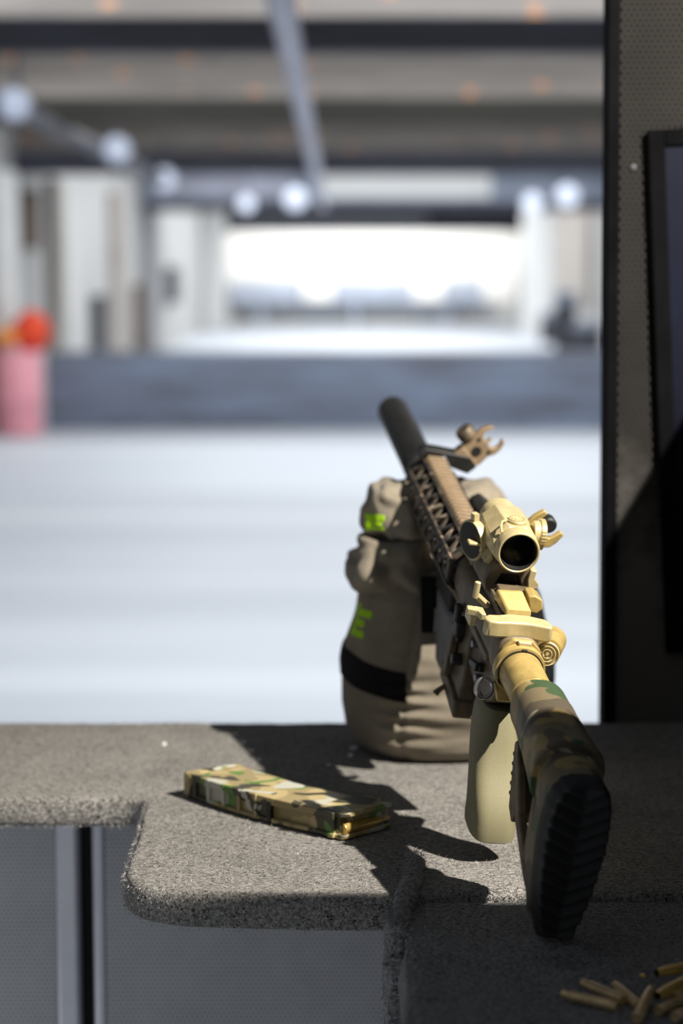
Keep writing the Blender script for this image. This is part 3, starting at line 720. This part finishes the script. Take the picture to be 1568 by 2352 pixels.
for y0, z0 in ((.392, -.022), (.315, -.024), (.285, -.042)): recalc(MB().lathe([(-.0162, .0030), (-.0155, .0035), (-.01, .0035)], (0, y0, z0), 'x', 16).build('takedown_pin', M['steel'], low))
mb = MB(); mb.tube([(0, .272, -.054), (0, .278, -.072), (0, .290, -.081), (0, .312, -.083), (0, .326, -.080)], .0042, 10); recalc(mb.build('trigger_guard', M['tan_dark'], low))
mb = MB(); mb.tube([(0, .300, -.05), (0, .298, -.062), (0, .304, -.074)], [.003, .0028, .002], 10); recalc(mb.build('trigger', M['metal'], low))
# left ambidextrous protrusions seen against the bag
mb = MB(); mb.tube([(-.018, .372, -.090), (-.0235, .372, -.095), (-.0265, .371, -.0985)], [.0022, .0026, .0034], 10); mb.prism([(.36, -.03), (.372, -.028), (.380, -.062), (.374, -.082), (.366, -.075)], 'x', -.0225, -.0165)
recalc(mb.build('release_lever', M['tan_dark'], low, bevel=.001))
# pistol grip
secs = []
for j in range(25):
    t = j / 24; z = -.050 - .0955 * t; y = .262 - .044 * t + .003 * math.sin(t * 7); hw = .0152 + .0022 * math.sin(PI * min(1, t * 1.15)) + .0045 * t
    hd = .023 + .002 * math.sin(t * 9) + .002 * t
    if j == 24: hw *= .985; hd *= .985
    if j == 0: hw *= .85
    secs.append(se(.0015 * t, z, hw, 0, 2.6, 40, 0) if 0 else [Vector((.002 * t + hw * math.copysign(abs(math.cos(a)) ** (2 / 3.3), math.cos(a)), y + hd * math.copysign(abs(math.sin(a)) ** (2 / 3.4), math.sin(a)), z + .10 * (hd * math.sin(a)) * t)) for a in [2 * PI * i / 40 for i in range(40)]])
secs.append([Vector((p.x * .93, .218 + (p.y - .218) * .93, p.z - .0015)) for p in secs[-1]])
grip = recalc(MB().loft(secs).build('pistol_grip', M['grip'], gun, angle=40, label='plain tan polymer grip'))
# charging handle
mb = MB(); top = [(-.0300, .236), (-.0305, .229), (-.0280, .2255), (-.020, .2245), (-.010, .2262), (0, .2268), (.010, .2262), (.018, .2235), (.0235, .2225), (.0250, .226), (.0245, .234), (.021, .240), (.008, .245), (-.008, .245), (-.018, .241), (-.026, .240)]
mb.prism(top, 'z', .0205, .0345); ch = recalc(mb.build('charging_handle', M['tan_lite'], gun, bevel=.0018, seg=3))
mb = MB(); mb.prism([(-.044, .244), (-.044, .240), (-.036, .238), (-.034, .231), (-.030, .231), (-.030, .246), (-.036, .248)], 'z', .0320, .0375); mb.box(-.040, -.034, .242, .262, .022, .032); recalc(mb.build('latch', M['tan_lite'], ch, bevel=.0008))
mb = MB(); mb.box(-.008, .008, .243, .30, .019, .0255); recalc(mb.build('shaft', M['metal'], ch))
mb = MB().lathe([(.034, .0026), (.0475, .0026), (.048, .002)], (-.0305, .275, 0), 'z', 16); mb.tube([(-.030, .276, .036), (-.018, .280, .026)], .003, 8); recalc(mb.build('stop_pin', M['tan_lite'], gun))
# folded rear sight
fs = MB(); fs.loft([[Vector((x, y, z)) for x, y, z in q] for q in ([(-.0090, .2500, .0300), (.0125, .2500, .0305), (.0125, .2520, .0355), (-.0080, .2520, .0350)], [(-.0150, .2700, .0350), (.0085, .2700, .0360), (.0070, .2700, .0455), (-.0140, .2700, .0445)], [(-.0150, .2760, .0340), (.0080, .2760, .0350), (.0065, .2750, .0440), (-.0140, .2750, .0430)])])
fs.prism([(.0130, .0305), (.0105, .0440), (.0160, .0455), (.0225, .0420), (.0245, .0340), (.0200, .0295)], 'y', .262, .282)
fold = recalc(fs.build('folded_rear_sight', M['tan'], gun, bevel=.0012, label='golden tan folded sight'))
mb = MB(); mb.prism([(-.013, .0285), (-.0145, .036), (.0145, .036), (.013, .0285)], 'y', .278, .294); mb.box(-.010, .018, .276, .294, .030, .041); recalc(mb.build('sight_base', M['tan_dark'], fold, bevel=.001))
# red-dot optic
oc = (.0045, 0, .0690)
op = empty('reflex_optic'); op.parent = gun
mb = MB(); mb.lathe([(.310, .0152), (.2975, .0152), (.2950, .0160), (.2945, .0172), (.2965, .0182), (.302, .0184), (.310, .0178), (.312, .0168), (.335, .0170), (.375, .0172), (.385, .0165)], oc, 'y', 56, cap=False)
# housing block wrapping the tube
def octo(y, x0, x1, z0, z1, cx, cz): return [Vector(p) for p in ((x0, y, z0 + cz), (x0 + cx, y, z0), (x1 - cx, y, z0), (x1, y, z0 + cz), (x1, y, z1 - cz), (x1 - cx, y, z1), (x0 + cx, y, z1), (x0, y, z1 - cz))]
mb.loft([octo(.3075, -.0145, .0235, .050, .0830, .012, .013), octo(.312, -.0155, .0245, .049, .0862, .012, .013), octo(.335, -.0158, .0252, .049, .0872, .011, .013), octo(.364, -.0156, .0256, .049, .0862, .010, .010), octo(.368, -.0140, .0240, .051, .0845, .010, .010)])
body = recalc(mb.build('optic_body', M['tan_lite'], gun, bevel=.0008, angle=30, label='pale tan sight body'))
bpy.data.objects.remove(op)
mb = MB(); mb.lathe([(.2952, .0151), (.306, .0146), (.307, .0118), (.3075, .0117)], oc, 'y', 48, cap=False); recalc(mb.build('lens_shade', M['soot'], body))
mb = MB().lathe([(.3035, .0140), (.3025, .010), (.3020, .005), (.3018, .0005)], oc, 'y', 48, cap=False); recalc(mb.build('rear_lens', M['glass'], body, label='black glossy lens'))
mb = MB().lathe([(.084, .0088), (.0885, .0088), (.0890, .0082), (.0898, .0080)], (.0055, .3225, 0), 'z', 28)
for a in range(0, 360, 30): mb.lathe([(.0896, .0009), (.0906, .0007)], (.0055 + .006 * math.cos(math.radians(a)), .3225 + .006 * math.sin(math.radians(a)), 0), 'z', 8)
mb.tube([(-.003, .3225, .0875), (-.0085, .318, .0872), (-.0105, .3115, .0850), (-.0095, .309, .081)], .0012, 8)
recalc(mb.build('elevation_turret', M['tan_lite'], body, angle=30))
mb = MB().lathe([(.0240, .0110), (.0290, .0115), (.0295, .0128), (.0335, .0130), (.0340, .0122)], (0, .336, .0730), 'x', 36)
for a in range(0, 360, 12): mb.box(.0296, .0334, -.0004, .0004, .0128, .0134, Matrix.Translation((0, .336, .073)) @ Matrix.Rotation(math.radians(a), 4, 'X'))
recalc(mb.build('windage_turret', M['tan_lite'], body, angle=30))
# open flip cap on the left
Mc = Matrix.Translation((-.0245, .350, .0565)) @ Matrix.Rotation(math.radians(-68), 4, 'Z') @ Matrix.Rotation(math.radians(8), 4, 'X')
mb = MB().lathe([(.0, .0178), (.0035, .0182), (.0075, .0172), (.008, .016)], (0, 0, 0), 'y', 44, Mc); mb.box(-.003, .003, .001, .006, .0175, .0245, Mc); 
cap = recalc(mb.build('flip_cap', M['tan_lite'], body, angle=30))
mb = MB().lathe([(-.0008, .0160), (-.0012, .010), (-.0012, .001)], (0, 0, 0), 'y', 44, Mc); recalc(mb.build('cap_glass', M['soot'], cap))
mb = MB().box(-.029, -.014, .334, .344, .0575, .0600); mb.box(-.019, -.014, .335, .352, .052, .062); recalc(mb.build('hinge', M['tan_lite'], cap, bevel=.0008))
# mount
mb = MB(); mb.prism([(-.0155, .0285), (-.0175, .038), (-.0125, .050), (-.010, .054), (.018, .054), (.0200, .049), (.0225, .039), (.021, .0285), (.0175, .0285), (.0150, .0365), (.0110, .0455), (-.0035, .0455), (-.0070, .0365), (-.0100, .0285)], 'y', .3065, .362)
mnt = recalc(mb.build('optic_mount', M['tan_dark'], body, bevel=.001))
mb = MB(); mb.prism([(-.010, .0285), (.0175, .0285), (.0165, .0355), (-.0085, .0355)], 'y', .305, .36); recalc(mb.build('mount_base', M['tan_dark'], mnt, bevel=.0008))
mb = MB(); mb.box(-.0075, .0155, .312, .35, .0355, .0458); recalc(mb.build('mount_window', M['soot'], mnt))
mb = MB(); mb.prism([(.0200, .052), (.0255, .0515), (.0245, .0445), (.0290, .0400), (.0285, .0355), (.0205, .0340), (.0185, .043)], 'y', .303, .322); recalc(mb.build('clamp', M['tan_lite'], mnt, bevel=.0008))
mb = MB(); mb.prism([(-.018, .050), (-.0125, .058), (-.009, .052), (-.009, .047)], 'y', .318, .335); recalc(mb.build('clamp_nut', M['tan_lite'], mnt, bevel=.0008))
# handguard lattice
hg = MB(); R0 = .0258; C0 = .0025; S0, S1 = .412, .662
def vert(a, r=R0, dz=C0): a = math.radians(a); return Vector((r * math.cos(a), 0, dz + r * 1.12 * math.sin(a)))
angs = [112.5, 157.5, 202.5, 247.5, 292.5, 337.5, 382.5, 427.5]
for a in angs:
    v0 = vert(a); m_ = Matrix.Translation(v0) @ Matrix.Rotation(math.radians(90 - a), 4, 'Y')
    hg.box(-.0026, .0026, S0, S1, -.0022, .0010, m_)
for i in range(8):
    a, b = vert(angs[i]), vert(angs[(i + 1) % 8])
    if i == 7: continue
    per = .028; n = int((S1 - S0) / per)
    out = ((a + b) / 2 - Vector((0, 0, C0))).normalized()
    for k in range(n + 1):
        for sg in (0, 1):
            y0 = S0 + .003 + k * per + (0 if sg == 0 else per / 2)
            y1 = y0 + per / 2
            if y1 > S1: continue
            p, q = (a, b) if sg == 0 else (b, a)
            P0 = Vector((p.x, y0, p.z)); P1 = Vector((q.x, y1, q.z)); d = (P1 - P0); L_ = d.length; d.normalize(); sd = d.cross(out)
            m_ = Matrix((( sd.x, d.x, out.x, P0.x), (sd.y, d.y, out.y, P0.y), (sd.z, d.z, out.z, P0.z), (0, 0, 0, 1)))
            hg.box(-.0026, .0026, 0, L_, -.0028, .0004, m_)
# end rings
for y0, y1 in ((S0, S0 + .010), (S1 - .006, S1 + .002)):
    secs = []
    for yy, rr in ((y0, 1.02), (y1, 1.02), (y1, .86), (y0, .86)): secs.append([vert(a, R0 * rr) + Vector((0, yy, 0)) for a in angs])
    hg.loft(secs, closed=True)
hgo = recalc(hg.build('handguard', M['camo_hg'], gun, bevel=.0006, seg=1))
MB().lathe([(.408, .0170), (.66, .0165)], (0, 0, C0 - .001), 'y', 24).build('heat_shield', M['soot'], hgo)
MB().lathe([(.66, .0095), (.735, .0095)], (0, 0, 0), 'y', 24).build('barrel', M['soot'], gun)
mb = MB(); mb.box(-.010, .010, .655, .672, .018, .030); mb.lathe([(.664, .0205), (.672, .0205), (.674, .018)], (0, 0, .003), 'y', 24); recalc(mb.build('handguard_cap', M['soot'], hgo, bevel=.001))
mb = MB().lathe([(.668, .0135), (.700, .0140), (.702, .0168), (.706, .0172), (.905, .0172), (.909, .0165), (.911, .0145), (.9112, .006)], (0, 0, 0), 'y', 40)
for k in range(3): mb.lathe([(.712 + k * .004, .0176), (.7135 + k * .004, .0176)], (0, 0, 0), 'y', 40)
recalc(mb.build('suppressor', M['soot'], gun, angle=30, label='matt black suppressor'))
# black light unit on the right of the handguard
mb = MB(); mb.prism([(.020, -.006), (.022, .022), (.030, .027), (.041, .020), (.041, -.004), (.034, -.012)], 'y', .515, .572); mb.lathe([(.508, .008), (.515, .010), (.518, .010)], (.031, 0, .008), 'y', 20)
recalc(mb.build('weapon_light', M['soot'], gun, bevel=.002, label='small black light unit'))
# grey fore stop under the receiver front
secs = []
for j in range(17):
    t = j / 16; hw = .0125 * (1 - .2 * t) * (1 if 0 < j < 16 else .8); y0 = .452 + .010 * t; y1 = .545 - .045 * t
    secs.append([Vector((.0065 + hw * math.copysign(abs(math.cos(a)) ** .8, math.cos(a)), (y0 + y1) / 2 + (y1 - y0) / 2 * math.copysign(abs(math.sin(a)) ** .8, math.sin(a)), -.058 - .060 * t)) for a in [2 * PI * i / 28 for i in range(28)]])
fg = recalc(MB().loft(secs).build('foregrip', plain('grey_polymer', (.15, .155, .17), .45), gun, angle=50, label='grey angled foregrip'))
recalc(MB().box(-.004, .012, .470, .540, -.060, -.022).build('grip_mount', M['soot'], fg, bevel=.002))
# offset iron sights
def offset_sight(s0, orx, oru, front):
    Ms = Matrix.Translation((orx, s0, oru)) @ Matrix.Rotation(math.radians(45), 4, 'Y')
    mb = MB()
    # plate in local x (across) z (up)
    k = 14; outer = [(-.011, -.002), (-.014, .008), (-.0125, .019), (-.0150, .026), (-.0148, .033), (-.0118, .0405), (-.0078, .0420), (-.0070, .0392), (-.0098, .0365), (-.0095, .0300), (-.0055, .0265),
                     (-.0016, .0268), (-.0012, .0330), (.0012, .0330), (.0016, .0268), (.0055, .0265), (.0095, .0300), (.0098, .0365), (.0070, .0392), (.0078, .0420), (.0118, .0405), (.0148, .033), (.0150, .026), (.0125, .019), (.014, .008), (.011, -.002)]
    if not front: outer = [(-.011, -.002), (-.013, .008), (-.012, .020), (-.0160, .026), (-.0165, .0330), (-.0150, .0420), (-.0105, .0420), (-.0098, .0340), (-.0085, .0300), (.0085, .0300), (.0098, .0340), (.0105, .0420), (.0150, .0420), (.0165, .0330), (.0160, .026), (.012, .020), (.013, .008), (.011, -.002)]
    mb.prism(outer, 'y', -.003, .0035, Ms)
    mb.box(-.012, .012, -.006, .010, -.006, .006, Ms)
    o = recalc(mb.build('offset_front_sight' if front else 'offset_rear_sight', M['rail_tan'] if front else M['tan'], gun, bevel=.0009, label=('brown tan' if front else 'tan') + ' fork shaped offset sight'))
    mb = MB(); mb.lathe([(-.0036, .0052), (-.0040, .0050)], (0, 0, .0135), 'y', 20, Ms)
    for x, z in ((-.0085, .023), (.0085, .023), (-.009, .004), (.009, .004)): mb.lathe([(-.0036, .0019), (-.0040, .0017)], (x, 0, z), 'y', 12, Ms)
    recalc(mb.build('aperture', M['soot'], o))
    mb = MB()
    if front: mb.lathe([(-.026, .008), (-.0235, .0095), (-.016, .0095), (-.013, .007)], (0, .002, .016), 'x', 20, Ms)
    else: mb.lathe([(-.008, .0055), (-.006, .0072), (.004, .0072), (.0075, .0055)], (-.001, .004, .0370), 'y', 24, Ms)
    recalc(mb.build('drum', M['tan_dark'] if front else M['soot'], o, bevel=.0006))
    # clamp to the rail, un-rotated
    mb = MB(); mb.prism([(-.016, .027), (-.017, .037), (-.012, .041), (.004, .040), (orx + .004, oru + .004), (orx + .012, oru - .006), (orx + .004, oru - .014), (.016, .024), (.010, .0345), (-.010, .0345)], 'y', s0 - .007, s0 + .012)
    recalc(mb.build('sight_clamp', M['soot'] if front else M['tan_dark'], o, bevel=.0012))
offset_sight(.655, .0305, .0330, True)
offset_sight(.372, .0215, .0430, False)

# ---------------------------------------------------------------- magazine lying on the counter
A = Vector((-.1395, 1.8835, TZ + .001)); Bq = Vector((.0005, 1.7345, TZ + .001)); xa = (Bq - A).normalized(); ya = Vector((0, 0, 1)).cross(xa)
LM = (Bq - A).length
MM = Matrix(((xa.x, ya.x, 0, A.x), (xa.y, ya.y, 0, A.y), (0, 0, 1, A.z), (0, 0, 0, 1)))
mag = empty('magazine', mat=MM, label='camouflage rifle magazine lying flat on the carpeted counter', cat='magazine')
def bow(x): return -.0075 * math.sin(PI * min(1, max(0, (x + .01) / (LM * .93)))) if x < LM * .9 else -.0012
WY = .0615
def mag_out(x0, x1, y_in0, y_in1, n=24):
    xs = [x0 + (x1 - x0) * i / n for i in range(n + 1)]
    return [(x, bow(x) + y_in0) for x in xs] + [(x, bow(x) * .75 + WY - y_in1) for x in xs[::-1]]
TK = .0235
mb = MB(); mb.prism(mag_out(.006, LM - .004, .003, .002), 'z', .0035, TK - .0035)
mb.prism(mag_out(.006, LM * .60, .0, .0), 'z', .0015, TK - .0055)
body_m = mb
body_m.prism(mag_out(.008, LM * .86, .005, .010), 'z', .001, TK - .0012)
mo = recalc(body_m.build('body', M['camo_mag'], mag, bevel=.0012))
mb = MB()
# two side rails along the spine, and cross ribs
for z0, z1 in ((0.0005, .0045), (TK - .0075, TK - .0005)): mb.prism([(x, bow(x) - .0024) for x in [.004 + (LM - .012) * i / 30 for i in range(31)]] + [(x, bow(x) + .006) for x in [.004 + (LM - .012) * (30 - i) / 30 for i in range(31)]], 'z', z0, z1)
for k in range(5):
    x = .010 + k * .0225; mb.box(x, x + .0046, bow(x) - .0032, bow(x) + .006, .0005, TK - .0004)
recalc(mb.build('spine_rib', M['camo_mag'], mag, bevel=.0009))
x = LM * .575; MB().box(x, x + .0050, bow(x) - .0033, bow(x) + .004, .001, TK - .0045).build('spine_band', M['soot'], mag, label='black band across the spine')
mb = MB(); mb.prism([(-.0065, -.0035), (.008, -.0065), (.0085, WY - .004), (.0, WY - .012)], 'z', -.0005, TK - .0008); recalc(mb.build('floor_plate', M['camo_mag'], mag, bevel=.003, seg=3))
# feed lips: two side walls with the open throat between
mb = MB()
mb.prism([(LM * .80, .002), (LM - .001, -.0012), (LM + .0015, .004), (LM + .0005, WY - .004), (LM * .85, WY - .002)], 'z', 0, .0042)
mb.prism([(LM * .80, .002), (LM - .001, -.0012), (LM + .0030, .004), (LM + .0020, WY - .004), (LM * .85, WY - .002)], 'z', TK - .0045, TK)
mb.box(LM * .8, LM * .955, -.0010, .0022, .0030, TK - .0065)
recalc(mb.build('feed_lips', M['camo_mag'], mag, bevel=.0012))
mb = MB(); mb.box(LM * .90, LM - .006, .004, WY - .004, .003, TK - .004); recalc(mb.build('follower', M['soot'], mag))
def cartridge(mb, M_): return mb.lathe([(0, .0046), (.0008, .0048), (.0012, .0039), (.0022, .0039), (.003, .0047), (.036, .0045), (.040, .0032), (.0445, .0030)], (0, 0, 0), 'y', 20, M_)
for k, (xx, zz, lab) in enumerate(((LM - .0035, .0085, 'upper'), (LM - .0095, .0145, 'lower'))):
    root = empty('loaded_cartridge', mat=MM @ Matrix.Translation((xx, .004, zz)), label='brass cartridge in the throat of the magazine, ' + ('nearest the feed lips' if k == 0 else 'tucked behind the first'), cat='cartridge')
    cartridge(MB(), None).build('case', M['brass'], root)
    MB().lathe([(.0445, .0029), (.052, .0022), (.0565, .0006)], (0, 0, 0), 'y', 16).build('bullet', M['brass_dull'], root)

# ---------------------------------------------------------------- spent cases at the front corner
zb = TZ - .0075
def make_case(name, p, q, lift0, lift1, mat, label):
    """p: mouth end pixel, q: head end pixel; both on the bench plane, lifted"""
    a = on_z(*p, zb + lift0); b = on_z(*q, zb + lift1); d = (a - b); d.normalize()
    y = d; x = y.cross(Vector((0, 0, 1))).normalized(); z = x.cross(y)
    m_ = Matrix(((x.x, y.x, z.x, b.x), (x.y, y.y, z.y, b.y), (x.z, y.z, z.z, b.z), (0, 0, 0, 1)))
    root = empty(name, mat=m_, label=label, cat='cartridge case', group='spent brass cases on the bench')
    recalc(MB().lathe([(0, .0028), (0, .0036), (.0003, .0038), (.0011, .0038), (.0015, .0032), (.0024, .0032), (.0032, .0038), (.034, .0036), (.0375, .0030), (.0425, .0029)], (0, 0, 0), 'y', 28, cap=False).build('case_wall', mat, root, angle=30))
    recalc(MB().lathe([(.0006, .0037), (.0005, .0020), (.0009, .0018), (.0008, .0001)], (0, 0, 0), 'y', 24).build('primer', M['brass_dull'], root))
    recalc(MB().lathe([(.0425, .0028), (.0426, .0025), (.030, .0024), (.0299, .0005)], (0, 0, 0), 'y', 20, cap=False).build('mouth', M['mouth'], root))
cs = [((1284, 2280), (1418, 2312), .0038, .0038, 'brass_dull', 'spent brass case lying outermost of the heap, nearest the bench middle'),
      ((1336, 2256), (1432, 2296), .0038, .0045, 'brass_dull', 'spent brass case lying close behind the outermost one'),
      ((1396, 2248), (1468, 2310), .0038, .0038, 'brass_dull', 'dark spent case half hidden between the slanting case and its neighbour'),
      ((1524, 2212), (1462, 2340), .016, .0045, 'brass_dull', 'spent brass case propped up slanting across the heap'),
      ((1512, 2234), (1620, 2212), .014, .014, 'brass', 'bright golden case lying highest at the picture edge'),
      ((1500, 2292), (1590, 2245), .010, .012, 'brass', 'golden case under the brightest one at the picture edge'),
      ((1580, 2292), (1510, 2322), .0038, .0038, 'brass_dull', 'spent case whose round head shows behind the slanting one'),
      ((1640, 2300), (1548, 2336), .0038, .0045, 'brass_dull', 'spent case in the lowest corner of the heap'),
      ((1600, 2250), (1548, 2290), .006, .006, 'brass_dull', 'dull spent case under the golden ones at the edge')]
for c_ in cs: make_case('spent_case', c_[0], c_[1], c_[2], c_[3], M[c_[4]], c_[5])

# small litter on the carpet
def bit(px, py, z, r, mat, label, seed):
    c = on_z(px, py, z); o = blob((0, 0, 0), (r, r * .8, r * .6), seed, .8, 12, 8).build('debris_bit', mat, label=label, cat='debris'); o.location = c + Vector((0, 0, r * .5))
bit(376, 1712, TZ, .0028, M['paper'], 'tiny white scrap on the lit back of the counter', 1)
bit(812, 1722, TZ, .0035, M['paper'], 'pale scrap beside the foot of the sandbag', 2)
bit(806, 1738, TZ, .0028, M['paper'], 'pale crumb just in front of the scrap beside the sandbag', 6)
bit(1476, 2246, zb, .0025, M['brass'], 'small shiny flake by the slanting brass case', 3)
